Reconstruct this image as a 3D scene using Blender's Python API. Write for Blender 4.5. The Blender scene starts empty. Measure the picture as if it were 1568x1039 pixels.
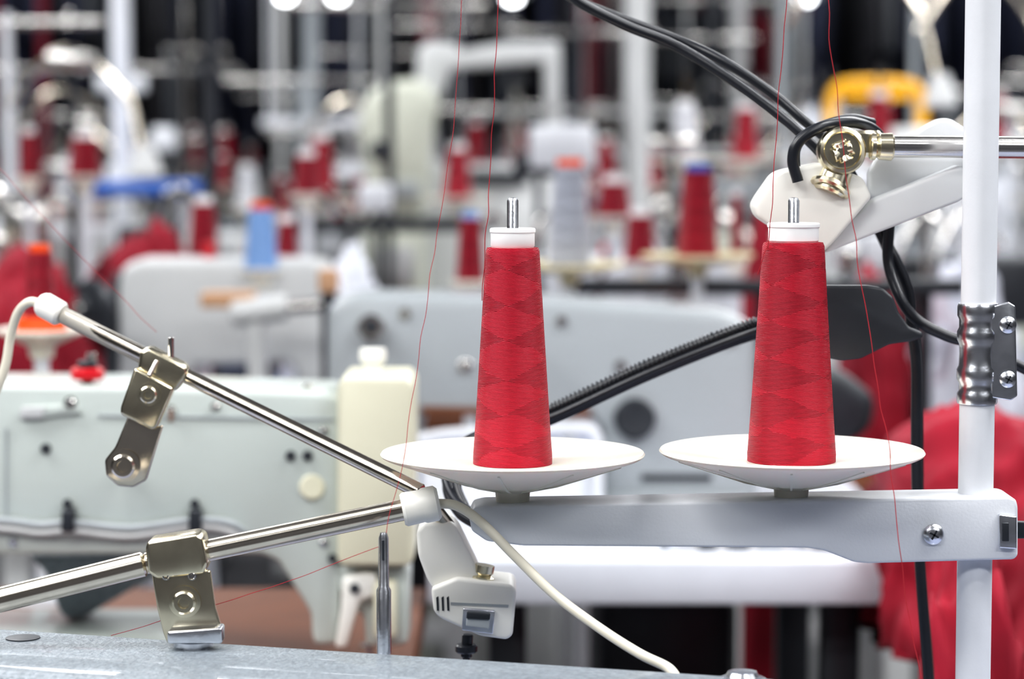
import bpy, bmesh, math, random
from mathutils import Vector, Matrix, noise
random.seed(7)
scene=bpy.context.scene
# ------------------------------------------------------------ camera
PITCH=math.radians(4.5); F=3702.0; CZ=1.25
cd=bpy.data.cameras.new("camera"); cam=bpy.data.objects.new("camera",cd)
scene.collection.objects.link(cam); scene.camera=cam
cam.location=(0,0,CZ); cam.rotation_euler=(math.radians(90)-PITCH,0,0)
cd.lens=85; cd.sensor_width=36; cd.clip_start=0.05; cd.clip_end=60
cd.dof.use_dof=True; cd.dof.focus_distance=1.5; cd.dof.aperture_fstop=4.8
try:
    scene.view_settings.view_transform='Standard'
    scene.view_settings.look='None'
    scene.view_settings.look='Medium High Contrast'
except Exception as e: print(e)
print("LOOK",scene.view_settings.look)
def P(px,py,d):
    """survey helper: measured direction + real depth (m) -> world point"""
    u=(px-784)/F; v=-(py-519.3)/F
    y=math.cos(PITCH)+v*math.sin(PITCH); z=-math.sin(PITCH)+v*math.cos(PITCH)
    t=d/y
    return Vector((u*t,d,CZ+z*t))
K=1.5/F
# ------------------------------------------------------------ materials
def mat(name,col,rough=0.5,metal=0.0,var=0.06,nscale=30,bump=0.0,bscale=200,trans=0.0,sheen=0.0,coat=0.0,emit=None,es=1,sss=0,alpha=1):
    m=bpy.data.materials.new(name); m.use_nodes=True; nt=m.node_tree; N=nt.nodes; L=nt.links
    b=N["Principled BSDF"]
    b.inputs["Roughness"].default_value=rough; b.inputs["Metallic"].default_value=metal
    b.inputs["Transmission Weight"].default_value=trans
    b.inputs["Sheen Weight"].default_value=sheen
    b.inputs["Coat Weight"].default_value=coat
    b.inputs["Subsurface Weight"].default_value=sss
    b.inputs["Subsurface Scale"].default_value=0.01
    b.inputs["Alpha"].default_value=alpha
    tc=N.new("ShaderNodeTexCoord")
    n=N.new("ShaderNodeTexNoise"); n.inputs["Scale"].default_value=nscale; n.inputs["Detail"].default_value=4
    L.new(tc.outputs["Object"],n.inputs["Vector"])
    r=N.new("ShaderNodeMix"); r.data_type='RGBA'
    c0=[max(0,c*(1-var*2)) for c in col]; c1=[min(1,c*(1+var)) for c in col]
    r.inputs[6].default_value=(*c0,1); r.inputs[7].default_value=(*c1,1)
    L.new(n.outputs["Fac"],r.inputs[0]); L.new(r.outputs[2],b.inputs["Base Color"])
    if bump>0:
        n2=N.new("ShaderNodeTexNoise"); n2.inputs["Scale"].default_value=bscale; n2.inputs["Detail"].default_value=3
        L.new(tc.outputs["Object"],n2.inputs["Vector"])
        bp=N.new("ShaderNodeBump"); bp.inputs["Strength"].default_value=bump; bp.inputs["Distance"].default_value=0.002
        L.new(n2.outputs["Fac"],bp.inputs["Height"]); L.new(bp.outputs["Normal"],b.inputs["Normal"])
    if emit:
        b.inputs["Emission Color"].default_value=(*emit,1); b.inputs["Emission Strength"].default_value=es
    return m
M_white=mat("white_paint",(0.76,0.78,0.82),0.35,bump=0.05,bscale=400,coat=0.2)
M_bar=mat("white_enamel",(0.72,0.745,0.79),0.36,bump=0.06,bscale=500,nscale=12)
M_cream=mat("cream_plastic",(0.90,0.86,0.76),0.3,var=0.03,sss=0.1,coat=0.2)
M_ydish=mat("yellowed_dish_plastic",(0.80,0.70,0.44),0.35,var=0.04)
M_cap=mat("white_cap_plastic",(0.86,0.85,0.80),0.4,var=0.03)
M_core=mat("cone_core_plastic",(0.92,0.92,0.92),0.5,var=0.02)
M_steel=mat("polished_steel",(0.72,0.70,0.67),0.18,1.0,var=0.1,nscale=60)
M_tube=mat("nickel_tube",(0.80,0.73,0.62),0.18,1.0,var=0.16,nscale=40)
M_zinc=mat("zinc_plate",(0.80,0.82,0.87),0.25,1.0,var=0.15,nscale=120,bump=0.1,bscale=150)
M_nickel=mat("old_nickel",(0.90,0.76,0.58),0.24,1.0,var=0.25,nscale=50)
M_black=mat("black_rubber",(0.018,0.02,0.026),0.32,var=0.2,bump=0.05)
M_dark=mat("dark_plastic",(0.03,0.034,0.042),0.4,var=0.2)
M_green=mat("grey_green_machine_enamel",(0.54,0.59,0.56),0.33,coat=0.3,var=0.04,nscale=10,bump=0.08,bscale=260)
M_hammer=mat("hammertone_enamel",(0.25,0.285,0.32),0.42,metal=0.1,coat=0.15,var=0.3,nscale=260,bump=1.0,bscale=300)
M_covercream=mat("cream_cover_enamel",(0.70,0.68,0.53),0.4,var=0.03)
M_grey=mat("grey_machine_enamel",(0.38,0.41,0.43),0.35,var=0.06,nscale=8,coat=0.2)
M_lgrey=mat("pale_machine_enamel",(0.60,0.61,0.61),0.35,var=0.05,nscale=8,coat=0.2)
M_wood=mat("brown_table_wood",(0.17,0.06,0.025),0.45,var=0.25,nscale=14)
M_lam=mat("white_laminate",(0.68,0.71,0.78),0.4,var=0.04)
M_lam2=mat("grey_laminate",(0.28,0.31,0.42),0.5,var=0.08)
M_redplastic=mat("red_plastic",(0.6,0.01,0.02),0.35)
M_orange=mat("orange_plastic",(0.9,0.10,0.015),0.4)
M_yellow=mat("yellow_paint",(0.9,0.46,0.01),0.4)
M_blue=mat("blue_plastic",(0.03,0.13,0.50),0.4)
M_lblue=mat("light_blue_plastic",(0.22,0.38,0.70),0.4)
M_redcloth=mat("red_cloth",(0.36,0.003,0.024),0.8,var=0.35,nscale=9,sheen=0.04,bump=0.3,bscale=500)
M_darkredcloth=mat("maroon_cloth",(0.15,0.002,0.014),0.85,var=0.3,nscale=9,sheen=0.03,bump=0.3,bscale=500)
M_whitecloth=mat("white_cloth",(0.74,0.76,0.82),0.8,var=0.06,nscale=9,bump=0.2,bscale=400)
M_plasticbag=mat("plastic_bag",(0.68,0.70,0.79),0.2,var=0.15,nscale=20,bump=0.4,bscale=60)
M_navy=mat("navy_cloth",(0.012,0.016,0.04),0.85,var=0.2)
M_blackcloth=mat("black_cloth",(0.008,0.008,0.012),0.85,var=0.2)
M_skin=mat("cardboard",(0.55,0.33,0.20),0.8,var=0.1)
M_beige=mat("beige_paint",(0.60,0.62,0.53),0.5,var=0.05)
M_clear=mat("frosted_diffuser",(0.80,0.82,0.84),0.3,trans=0.2,var=0.03)
M_wire=mat("cream_cable",(0.74,0.70,0.59),0.4,var=0.04)
M_thread=mat("loose_red_thread",(0.42,0.012,0.025),0.8,var=0.2)
M_label=mat("clear_sleeve_plastic",(0.75,0.72,0.66),0.15,trans=0.5,var=0.05)

def winding(name,col):
    m=bpy.data.materials.new(name); m.use_nodes=True; nt=m.node_tree; N=nt.nodes; L=nt.links
    b=N["Principled BSDF"]; b.inputs["Roughness"].default_value=0.48
    b.inputs["Specular IOR Level"].default_value=0.4
    b.inputs["Specular Tint"].default_value=(1,0.55,0.62,1) if col[0]>3*col[1] else (1,1,1,1)
    tc=N.new("ShaderNodeTexCoord"); sp=N.new("ShaderNodeSeparateXYZ"); L.new(tc.outputs["Object"],sp.inputs[0])
    def mth(op,a,bb=None,c=None):
        n=N.new("ShaderNodeMath"); n.operation=op
        for i,x in enumerate((a,bb,c)):
            if x is None: continue
            if isinstance(x,(int,float)): n.inputs[i].default_value=x
            else: L.new(x,n.inputs[i])
        return n.outputs[0]
    th=mth('ARCTAN2',sp.outputs[1],sp.outputs[0])
    a=mth('MULTIPLY',th,2/(2*math.pi))
    # winding bands are not perfectly regular: warp height slightly
    nw=N.new("ShaderNodeTexNoise"); nw.inputs["Scale"].default_value=34; L.new(tc.outputs["Object"],nw.inputs["Vector"])
    mp=N.new("ShaderNodeMapping"); mp.inputs["Scale"].default_value=(120,120,1500); L.new(tc.outputs["Object"],mp.inputs[0])
    nz=N.new("ShaderNodeTexNoise"); nz.inputs["Scale"].default_value=1; L.new(mp.outputs[0],nz.inputs["Vector"])
    h=mth('ADD',mth('MULTIPLY',sp.outputs[2],6.0/0.134),mth('ADD',mth('MULTIPLY',nw.outputs["Fac"],0.6),mth('MULTIPLY',nz.outputs["Fac"],0.16)))
    s=mth('ADD',mth('FLOOR',mth('ADD',a,h)),mth('FLOOR',mth('SUBTRACT',a,mth('ADD',h,0.3))))
    par=mth('ABSOLUTE',mth('MODULO',s,2.0))       # 0/1 winding direction patches
    sign=mth('SUBTRACT',mth('MULTIPLY',par,2.0),1.0)
    ph=mth('ADD',mth('MULTIPLY',sp.outputs[2],2*math.pi/0.00085),mth('MULTIPLY',mth('MULTIPLY',a,sign),2*math.pi*10))
    ln=mth('MULTIPLY_ADD',mth('SINE',ph),0.5,0.5)
    ph2=mth('ADD',mth('MULTIPLY',sp.outputs[2],2*math.pi/0.0031),mth('MULTIPLY',mth('MULTIPLY',a,sign),2*math.pi*3))
    ln2=mth('MULTIPLY_ADD',mth('SINE',ph2),0.5,0.5)
    f=mth('ADD',mth('MULTIPLY',par,0.24),mth('ADD',mth('MULTIPLY',ln,0.20),mth('ADD',mth('MULTIPLY',ln2,0.08),mth('MULTIPLY',nz.outputs["Fac"],0.48))))  # patch brightness put into the colour for how each thread direction catches light
    mx=N.new("ShaderNodeMix"); mx.data_type='RGBA'
    mx.inputs[6].default_value=(*[c*0.42 for c in col],1); mx.inputs[7].default_value=(*[min(1,c*1.45+0.006) for c in col],1)
    L.new(f,mx.inputs[0]); L.new(mx.outputs[2],b.inputs["Base Color"])
    bp=N.new("ShaderNodeBump"); bp.inputs["Strength"].default_value=0.6; bp.inputs["Distance"].default_value=0.0004
    L.new(mth('ADD',ln,nz.outputs["Fac"]),bp.inputs["Height"]); L.new(bp.outputs["Normal"],b.inputs["Normal"])
    return m
M_wind=winding("red_thread_winding",(0.37,0.002,0.018))
M_windw=winding("white_thread_winding",(0.62,0.63,0.67))
M_windg=winding("grey_thread_winding",(0.38,0.40,0.47))
M_windd=winding("maroon_thread_winding",(0.26,0.002,0.015))

# ------------------------------------------------------------ mesh builder
def align(p0,p1):
    d=(Vector(p1)-Vector(p0))
    return Matrix.Translation(p0)@d.to_track_quat('Z','Y').to_matrix().to_4x4()
class B:
    def __init__(s): s.bm=bmesh.new(); s.mats=[]
    def mi(s,m):
        if m not in s.mats: s.mats.append(m)
        return s.mats.index(m)
    def merge(s,b2,m,M=None):
        if M is not None: bmesh.ops.transform(b2,matrix=M,verts=b2.verts)
        bmesh.ops.recalc_face_normals(b2,faces=b2.faces)
        i=s.mi(m)
        for f in b2.faces: f.material_index=i
        t=bpy.data.meshes.new("t"); b2.to_mesh(t); b2.free(); s.bm.from_mesh(t); bpy.data.meshes.remove(t)
        return s
    def box(s,c,size,m,bev=0.002,rot=None,seg=2):
        b=bmesh.new(); bmesh.ops.create_cube(b,size=1)
        bmesh.ops.transform(b,matrix=Matrix.Diagonal((*size,1)),verts=b.verts)
        if bev>0: bmesh.ops.bevel(b,geom=list(b.edges),offset=min(bev,min(size)*0.45),segments=seg,affect='EDGES',profile=0.5)
        M=Matrix.Translation(c)
        if rot is not None: M=M@rot
        return s.merge(b,m,M)
    def lathe(s,prof,m,M=None,seg=40):
        b=bmesh.new(); rings=[]
        for r,z in prof:
            if r<1e-6: rings.append([b.verts.new((0,0,z))])
            else: rings.append([b.verts.new((r*math.cos(2*math.pi*i/seg),r*math.sin(2*math.pi*i/seg),z)) for i in range(seg)])
        for A,C in zip(rings,rings[1:]):
            if len(A)==1 and len(C)==1: continue
            for i in range(seg):
                j=(i+1)%seg
                if len(A)==1: b.faces.new((A[0],C[i],C[j]))
                elif len(C)==1: b.faces.new((A[i],A[j],C[0]))
                else: b.faces.new((A[i],A[j],C[j],C[i]))
        if len(rings[0])>1: b.faces.new(rings[0])
        if len(rings[-1])>1: b.faces.new(rings[-1])
        return s.merge(b,m,M)
    def cyl(s,p0,p1,r,m,r1=None,ch=None,seg=24):
        p0=Vector(p0);p1=Vector(p1); h=(p1-p0).length; r1=r if r1 is None else r1
        ch=min(r,r1)*0.15 if ch is None else ch
        return s.lathe([(0,0),(r-ch,0),(r,ch),(r1,h-ch),(r1-ch,h),(0,h)],m,align(p0,p1),seg)
    def tube(s,pts,r,m,seg=12,sub=8,fn=None):
        pts=[Vector(p) for p in pts]; out=[]
        if len(pts)>2 and sub>1:
            q=[pts[0]*2-pts[1]]+pts+[pts[-1]*2-pts[-2]]
            for i in range(1,len(q)-2):
                a,b_,c,d=q[i-1],q[i],q[i+1],q[i+2]
                for k in range(sub):
                    t=k/sub
                    out.append(0.5*((2*b_)+(c-a)*t+(2*a-5*b_+4*c-d)*t*t+(3*b_-a-3*c+d)*t**3))
            out.append(pts[-1])
        else: out=pts
        b=bmesh.new(); rings=[]; n=len(out)
        t0=(out[1]-out[0]).normalized(); up=Vector((0,0,1)) if abs(t0.z)<0.9 else Vector((0,1,0))
        nn=t0.cross(up).normalized()
        for i,p in enumerate(out):
            t=(out[min(i+1,n-1)]-out[max(i-1,0)]).normalized()
            nn=(nn-t*nn.dot(t)).normalized(); bb=t.cross(nn)
            rr=r if fn is None else fn(i/(n-1))*r
            rings.append([b.verts.new(p+rr*(math.cos(2*math.pi*k/seg)*nn+math.sin(2*math.pi*k/seg)*bb)) for k in range(seg)])
        for A,C in zip(rings,rings[1:]):
            for i in range(seg):
                j=(i+1)%seg; b.faces.new((A[i],A[j],C[j],C[i]))
        b.faces.new(rings[0]); b.faces.new(rings[-1])
        return s.merge(b,m)
    def prism(s,pts,th,m,bev=0.003,M=None,seg=3):
        """pts: 3D points in an XZ plane, extruded along +Y by th"""
        b=bmesh.new(); vs=[b.verts.new(p) for p in pts]; f=b.faces.new(vs)
        r=bmesh.ops.extrude_face_region(b,geom=[f])
        vv=[g for g in r['geom'] if isinstance(g,bmesh.types.BMVert)]
        bmesh.ops.translate(b,verts=vv,vec=(0,th,0))
        bmesh.ops.recalc_face_normals(b,faces=b.faces)
        if bev>0: bmesh.ops.bevel(b,geom=list(b.edges),offset=bev,segments=seg,affect='EDGES',profile=0.5,clamp_overlap=True)
        return s.merge(b,m,M)
    def px(s,pl,d,th,m,bev=0.003):
        return s.prism([P(x,y,d) for x,y in pl],th,m,bev)
    def finish(s,name,loc=(0,0,0),ang=35):
        loc=Vector(loc)
        bmesh.ops.translate(s.bm,verts=s.bm.verts,vec=-loc)
        me=bpy.data.meshes.new(name); s.bm.to_mesh(me); s.bm.free()
        for m in s.mats: me.materials.append(m)
        for p in me.polygons: p.use_smooth=True
        try: me.set_sharp_from_angle(angle=math.radians(ang))
        except Exception: pass
        o=bpy.data.objects.new(name,me); o.location=loc; scene.collection.objects.link(o)
        return o
def inst(o,name,loc,rz=0,sc=1):
    n=bpy.data.objects.new(name,o.data); n.location=loc; n.rotation_euler=(0,0,rz)
    n.scale=(sc,sc,sc) if not isinstance(sc,tuple) else sc
    scene.collection.objects.link(n); return n
def screw(b,c,r,m=None,ms=None):
    """cross-head screw facing -Y at c"""
    m=m or M_zinc; c=Vector(c)
    b.lathe([(0,0),(r,0),(r,r*0.18),(r*0.8,r*0.4),(r*0.4,r*0.55),(0,r*0.6)],m,align(c,c+Vector((0,-1,0))),28)
    b.box(c+Vector((0,-r*0.58,0)),(r*0.95,r*0.15,r*0.17),M_dark,0,Matrix.Rotation(0.5,4,'Y'))
    b.box(c+Vector((0,-r*0.58,0)),(r*0.17,r*0.15,r*0.95),M_dark,0,Matrix.Rotation(0.5,4,'Y'))
def bolt(b,c,r,m=None,dirv=(0,-1,0)):
    m=m or M_steel; c=Vector(c); d=Vector(dirv)
    b.lathe([(0,0),(r*1.5,0),(r*1.5,r*0.15),(r*1.1,r*0.2),(r*1.1,r*0.7),(r*0.9,r*0.9),(r*0.55,r*0.9),(r*0.5,r*0.5),(0,r*0.5)],m,align(c,c+d),24)

# ------------------------------------------------------------ room
X0,X1,Y0,Y1,ZC=-7,7,-3,13,3.5
M_floor=mat("floor_concrete",(0.10,0.10,0.11),0.6,var=0.2,nscale=2)
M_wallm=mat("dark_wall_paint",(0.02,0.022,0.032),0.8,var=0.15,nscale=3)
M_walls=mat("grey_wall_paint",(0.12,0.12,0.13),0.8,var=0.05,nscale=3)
M_ceil=mat("ceiling_paint",(0.35,0.36,0.38),0.8,var=0.05,nscale=3)
def slab(name,lo,hi,m):
    b=B(); c=[(a+c)/2 for a,c in zip(lo,hi)]; b.box(c,[c2-a for a,c2 in zip(lo,hi)],m,0); return b.finish(name,c)
slab("floor",(X0,Y0,-0.1),(X1,Y1,0),M_floor)
slab("ceiling",(X0,Y0,ZC),(X1,Y1,ZC+0.1),M_ceil)
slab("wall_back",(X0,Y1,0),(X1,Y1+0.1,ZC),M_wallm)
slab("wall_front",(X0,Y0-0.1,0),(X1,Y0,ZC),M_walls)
slab("wall_left",(X0-0.1,Y0,0),(X0,Y1,ZC),M_walls)
slab("wall_right",(X1,Y0,0),(X1+0.1,Y1,ZC),M_walls)
# ceiling luminaires
M_lum=mat("fluorescent_tube",(1,1,1),0.5,emit=(0.95,0.98,1.0),es=6)
b=B(); b.box((0,0,0.03),(1.5,0.30,0.05),M_white,0.005)
for dy in(-0.08,0.08): b.cyl((-0.7,dy,-0.015),(0.7,dy,-0.015),0.014,M_lum,seg=12)
for dx in(-0.5,0.5): b.cyl((dx,0,0.05),(dx,0,0.32),0.004,M_steel,seg=8)
fix=b.finish("ceiling_light"); first=True
for x in(-3.2,-0.9,1.4,3.7):
    for y in(-1.4,1.0,3.4,5.8,8.2,10.6):
        if first: fix.location=(x,y,3.18); first=False
        else: inst(fix,"ceiling_light",(x,y,3.18))
for y,en in((-1.0,56),(1.6,74),(4.4,84),(7.5,74),(10.6,12)):
    for x in(-2.2,2.0):
        ld=bpy.data.lights.new("ceiling_lamp","AREA"); ld.shape='RECTANGLE'; ld.size=2.4; ld.size_y=0.5
        ld.energy=en; ld.color=(0.975,0.985,1.0)
        lo=bpy.data.objects.new("ceiling_lamp",ld); lo.location=(x,y,3.10); scene.collection.objects.link(lo)
# low fixtures and lamps added out of view as key light for highlights
b=B(); b.box((0,0,0.02),(1.25,0.16,0.04),M_white,0.005)
for dx in(-0.45,0.45): b.cyl((dx,0,0.04),(dx,0,1.2),0.003,M_steel,seg=8)
tf=b.finish("added_key_fixture"); tf.location=(-0.75,0.75,2.27); inst(tf,"added_key_fixture",(0.95,1.0,2.27))
for x,y,e in((-0.75,0.75,20),(0.95,1.0,7)):
    ld=bpy.data.lights.new("added_key_lamp","AREA"); ld.shape='RECTANGLE'; ld.size=1.2; ld.size_y=0.12; ld.energy=e; ld.color=(1.0,0.985,0.96)
    lo=bpy.data.objects.new("added_key_lamp",ld); lo.location=(x,y,2.255); scene.collection.objects.link(lo)
w=bpy.data.worlds.new("world"); scene.world=w; w.use_nodes=True
w.node_tree.nodes["Background"].inputs[0].default_value=(0.8,0.9,1,1); w.node_tree.nodes["Background"].inputs[1].default_value=0.3

# ------------------------------------------------------------ work tables
def table(name,x0,x1,y0,y1,z,m,th=0.035,legs=M_lgrey,edge=None):
    b=B(); b.box(((x0+x1)/2,(y0+y1)/2,z-th/2),(x1-x0,y1-y0,th),m,0.004)
    if edge: b.box(((x0+x1)/2,y0+0.004,z-th/2-0.003),(x1-x0,0.01,th*0.9),edge,0.003)
    for x in(x0+0.08,x1-0.08):
        b.box((x,(y0+y1)/2,0.04),(0.05,(y1-y0)*0.9,0.05),legs,0.006)
        for y in(y0+0.1,y1-0.1): b.box((x,y,(z-th)/2+0.03),(0.04,0.04,z-th-0.06),legs,0.006)
    b.box(((x0+x1)/2,y1-0.12,0.3),(x1-x0-0.16,0.03,0.05),legs,0.005)
    b.box(((x0+x1)/2,(y0+y1)/2,z-th-0.1),(0.16,0.2,0.16),M_dark,0.03)
    return b.finish(name,((x0+x1)/2,(y0+y1)/2,0))
TB=0.76
table("sewing_table",-0.95,0.62,1.12,1.74,TB,M_lam2)
table("sewing_table",-1.35,-0.09,1.98,2.52,0.79,M_wood,edge=M_wood)
table("sewing_table",-0.085,0.425,2.42,3.04,0.835,M_lam,th=0.045,legs=M_dark)
table("sewing_table",0.44,1.5,2.1,2.75,0.76,M_wood)

# ------------------------------------------------------------ hero thread stand
D=1.5
def dish_parts(b,c,pin_top,k=K):
    pr=[(0,-80),(23,-80),(25,-78),(27,-57),(34,-52),(75,-43),(140,-23),(196,-4),(202,-1),(204,2),(202,5),(197,4),(150,-4),(100,-10),(70,-13),(0,-13)]
    M=Matrix.Translation(c)
    b.lathe([(r*k,z*k) for r,z in pr],M_cream,M,96)
    for i in range(10):   # stiffening ribs below dish
        a=i*math.pi/5+0.2
        q=[Vector((30*k,0,-56*k)),Vector((75*k,0,-46*k)),Vector((180*k,0,-11*k)),Vector((180*k,0,-8*k)),Vector((70*k,0,-38*k)),Vector((30*k,0,-45*k))]
        b.prism([v-Vector((0,0.0007,0)) for v in q],0.0014,M_cream,0,M@Matrix.Rotation(a,4,'Z'))
    r=8.7*k; h=(pin_top)*k
    b.lathe([(0,-14*k),(r,-14*k),(r,h-5*k),(r*0.75,h-1*k),(r*0.4,h),(0,h)],M_zinc,M,24)
b=B()
px_=0.290
b.cyl((px_,D,TB),(px_,D,1.72),0.0109,M_white,seg=40)
b.lathe([(0,0),(0.03,0),(0.03,0.004),(0.016,0.008),(0.016,0.03),(0,0.03)],M_zinc,Matrix.Translation((px_,D,TB)),32)
# top crossbar with thread guides (above the picture)
b.cyl((-0.2,D,1.66),(0.33,D,1.66),0.007,M_white)
for gx in(-0.02,0.0,0.17,0.2): b.tube([(gx,D,1.655),(gx,D-0.03,1.63),(gx+0.008,D-0.04,1.62),(gx,D-0.03,1.61)],0.0015,M_steel,8)
# cross arm
FY=D-0.02
b.px([(718,790),(724,778),(740,774),(1545,760),(1556,764),(1559,775),(1559,850),(1553,856),(1330,862),(1308,860),(1262,842),(1235,838),(800,835),(745,828),(722,812)],FY,0.040,M_bar,0.0022)
screw(b,P(1429,817,FY-0.0005),16*K)
# spring clip on right end
b.px([(1530,787),(1557,790),(1557,840),(1530,838)],FY-0.004,0.006,M_zinc,0.0008)
b.px([(1535,800),(1545,800),(1545,828),(1535,828)],FY-0.006,0.003,M_dark,0.0003)
b.px([(1556,798),(1600,800),(1600,824),(1556,824)],FY+0.004,0.006,M_dark,0.0008)
# clamp on the post
zt=P(1490,464,D).z; zb=P(1490,617,D).z; H=zt-zb
def rp(t,r): return (r*K,t*H)
pr=[(0,0),rp(0.0,30),rp(0.02,31),rp(0.10,31),rp(0.13,28.5),rp(0.2,28.5),rp(0.24,32),rp(0.34,32),rp(0.38,29),rp(0.46,28.5),rp(0.5,28),rp(0.56,28.5),rp(0.6,29),rp(0.64,32),rp(0.72,32),rp(0.76,29),rp(0.84,29),rp(0.88,32),rp(0.97,32),rp(1.0,30),(0,H)]
b.lathe(pr,M_zinc,Matrix.Translation((px_,D,zb)),48)
b.px([(1518,470),(1545,462),(1555,468),(1558,606),(1548,613),(1518,608)],D-0.010,0.003,M_zinc,0.0008)
b.px([(1518,470),(1545,462),(1555,468),(1558,606),(1548,613),(1518,608)],D-0.004,0.003,M_zinc,0.0008)
screw(b,P(1543,497,D-0.0105),13*K); screw(b,P(1543,580,D-0.0105),13*K)
c1=P(785,696,D); c2=P(1212,692,D)
dish_parts(b,c1,396); dish_parts(b,c2,392)
b.finish("thread_stand",(px_,D,TB))

def cone(name,c,rb,rt,h,wind,k=K,cap=True):
    b=B()
    prof=[(0,0)]; n=60
    for i in range(n+1):
        t=i/n
        r=rb+(rt-rb)*t**0.93
        if t<0.02: r=rb*0.985
        r*=1+0.006*noise.noise(Vector((i*0.8,rb,0)))
        r+= -rt*0.04 if i==n else 0
        prof.append((r*k,t*h*k))
    prof+=[(rt*0.5*k,h*k*1.001)]
    b.lathe(prof,wind,None,72)
    if cap:
        r=36*rt/42
        b.lathe([(r*0.9*k,h*k*0.999),(r*0.96*k,(h+3)*k),(r*0.96*k,(h+22)*k),(r*k,(h+24)*k),(r*k,(h+28)*k),(r*0.95*k,(h+30)*k),(r*0.35*k,(h+30)*k),(r*0.3*k,(h+22)*k),(0,(h+22)*k)],M_core,None,48)
    o=b.finish(name); o.location=c; return o
cone("thread_cone",c1+Vector((0,0,-12.6*K)),62,41,332,M_wind).rotation_euler=(0,0,0.9)
cone("thread_cone",c2+Vector((0,0,-12.6*K)),69,47,336,M_wind).rotation_euler=(0,0,1.9)

# loose threads
def strand(name,pts,r=0.0002,amp=0.0008,seed=0):
    rnd=random.Random(seed); q=[]
    pts=[Vector(p) for p in pts]
    for a,c in zip(pts,pts[1:]):
        n=max(3,int((c-a).length/0.012))
        for i in range(n):
            q.append(a.lerp(c,i/n)+Vector((rnd.gauss(0,amp),rnd.gauss(0,amp),rnd.gauss(0,amp*0.3))))
    q.append(pts[-1]); b=B(); b.tube(q,r,M_thread,5,3); return b.finish(name,pts[0])
strand("loose_thread",[P(712,-60,1.5),P(694,200,1.48),P(655,450,1.46),P(622,680,1.445),P(590,828,1.43)],seed=1,amp=0.0004)
strand("loose_thread",[P(765,-60,1.5),P(760,110,1.5),P(748,300,1.5),P(744,383,1.5),P(738,460,1.498)],seed=2,amp=0.0004,r=0.00026)
strand("loose_thread",[P(1206,-60,1.5),P(1196,110,1.5),P(1184,280,1.49),P(1176,372,1.49),P(1160,420,1.49)],seed=3,amp=0.0005,r=0.00026)
strand("loose_thread",[P(1264,-60,1.46),P(1270,60,1.455),P(1288,210,1.45),P(1314,400,1.45),P(1338,560,1.44),P(1362,690,1.43),P(1376,830,1.42),P(1395,950,1.41),P(1412,1060,1.40)],seed=4,amp=0.0005,r=0.00026)
strand("loose_thread",[P(-30,225,1.72),P(60,325,1.71),P(150,420,1.7),P(240,508,1.69)],seed=5,amp=0.0004,r=0.00018)
strand("loose_thread",[P(590,832,1.43),P(440,890,1.45),P(300,935,1.46),P(170,972,1.48)],seed=6,amp=0.0004,r=0.0002)

# ------------------------------------------------------------ cables
def cable(name,paths,m=M_black):
    b=B()
    for pts,r in paths: b.tube(pts,r,m,14,10)
    return b.finish(name,paths[0][0][0])
k=K
cable("power_cable",[([P(850,-30,1.62),P(890,5,1.62),P(960,40,1.62),P(1030,68,1.62),P(1105,112,1.61),P(1170,158,1.6),P(1222,200,1.59),P(1262,240,1.585)],8.5*k),
 ([P(830,-40,1.635),P(872,-5,1.63),P(935,22,1.63),P(1040,62,1.63),P(1110,95,1.62),P(1185,145,1.61),P(1240,192,1.60),P(1300,240,1.605)],8*k)])
cable("lamp_cable",[([P(1222,278,1.55),P(1214,245,1.55),P(1224,215,1.55),P(1262,193,1.555),P(1310,188,1.575),P(1345,206,1.60),P(1360,250,1.61),P(1362,330,1.61),P(1360,400,1.61),P(1378,455,1.60),P(1405,490,1.60),P(1450,514,1.60),P(1500,530,1.60),P(1600,580,1.6)],9*k),
 ([P(1219,270,1.565),P(1220,225,1.565),P(1250,197,1.57),P(1300,182,1.585),P(1336,188,1.6)],8*k),
 ([P(1300,262,1.6),P(1328,312,1.61),P(1350,360,1.62),P(1372,400,1.62),P(1392,450,1.62),P(1395,500,1.62),P(1403,560,1.62),P(1403,700,1.62),P(1408,850,1.62),P(1422,1045,1.62),P(1430,1200,1.62),P(1436,1330,1.62)],9*k),
 ([P(1312,290,1.63),P(1352,370,1.64),P(1380,440,1.64),P(1400,500,1.64),P(1407,600,1.64),P(1410,850,1.64),P(1425,1045,1.64),P(1432,1300,1.64)],7*k)])
# wrapped cable bundle behind the cones
def bundle():
    b=B()
    path=[P(1290,462,1.60),P(1220,480,1.63),P(1160,500,1.66),P(1090,525,1.67),P(980,570,1.67),P(845,632,1.67),P(760,662,1.67),P(715,680,1.66),P(690,705,1.65),P(683,740,1.64),P(700,775,1.62),P(730,795,1.6)]
    b.tube([p+Vector((0,0,0.003)) for p in path],8*k,M_black,12,10)
    b.tube([p+Vector((0.001,0.004,-0.0045)) for p in path],9*k,M_black,12,10)
    b.tube([p+Vector((0.003,-0.004,-0.001)) for p in path[:8]]+[P(722,705,1.64),P(700,740,1.63),P(712,775,1.62)],7.5*k,M_black,12,10)
    # fine spiral ribs on the upper hose
    a,c=path[2],path[5]; q=[]
    ax=(c-a).normalized(); u=ax.cross(Vector((0,1,0))).normalized(); v=ax.cross(u)
    n=int((c-a).length/0.0031)
    for i in range(n*10):
        t=i/(n*10); 
        base=b_sp(path,2,5,t)
        ang=2*math.pi*i/10
        q.append(base+Vector((0,0,0.003))+(u*math.cos(ang)+v*math.sin(ang))*0.0040)
    b.tube(q,0.0008,M_black,6,1)
    return b.finish("cable_bundle",path[0])
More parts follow.
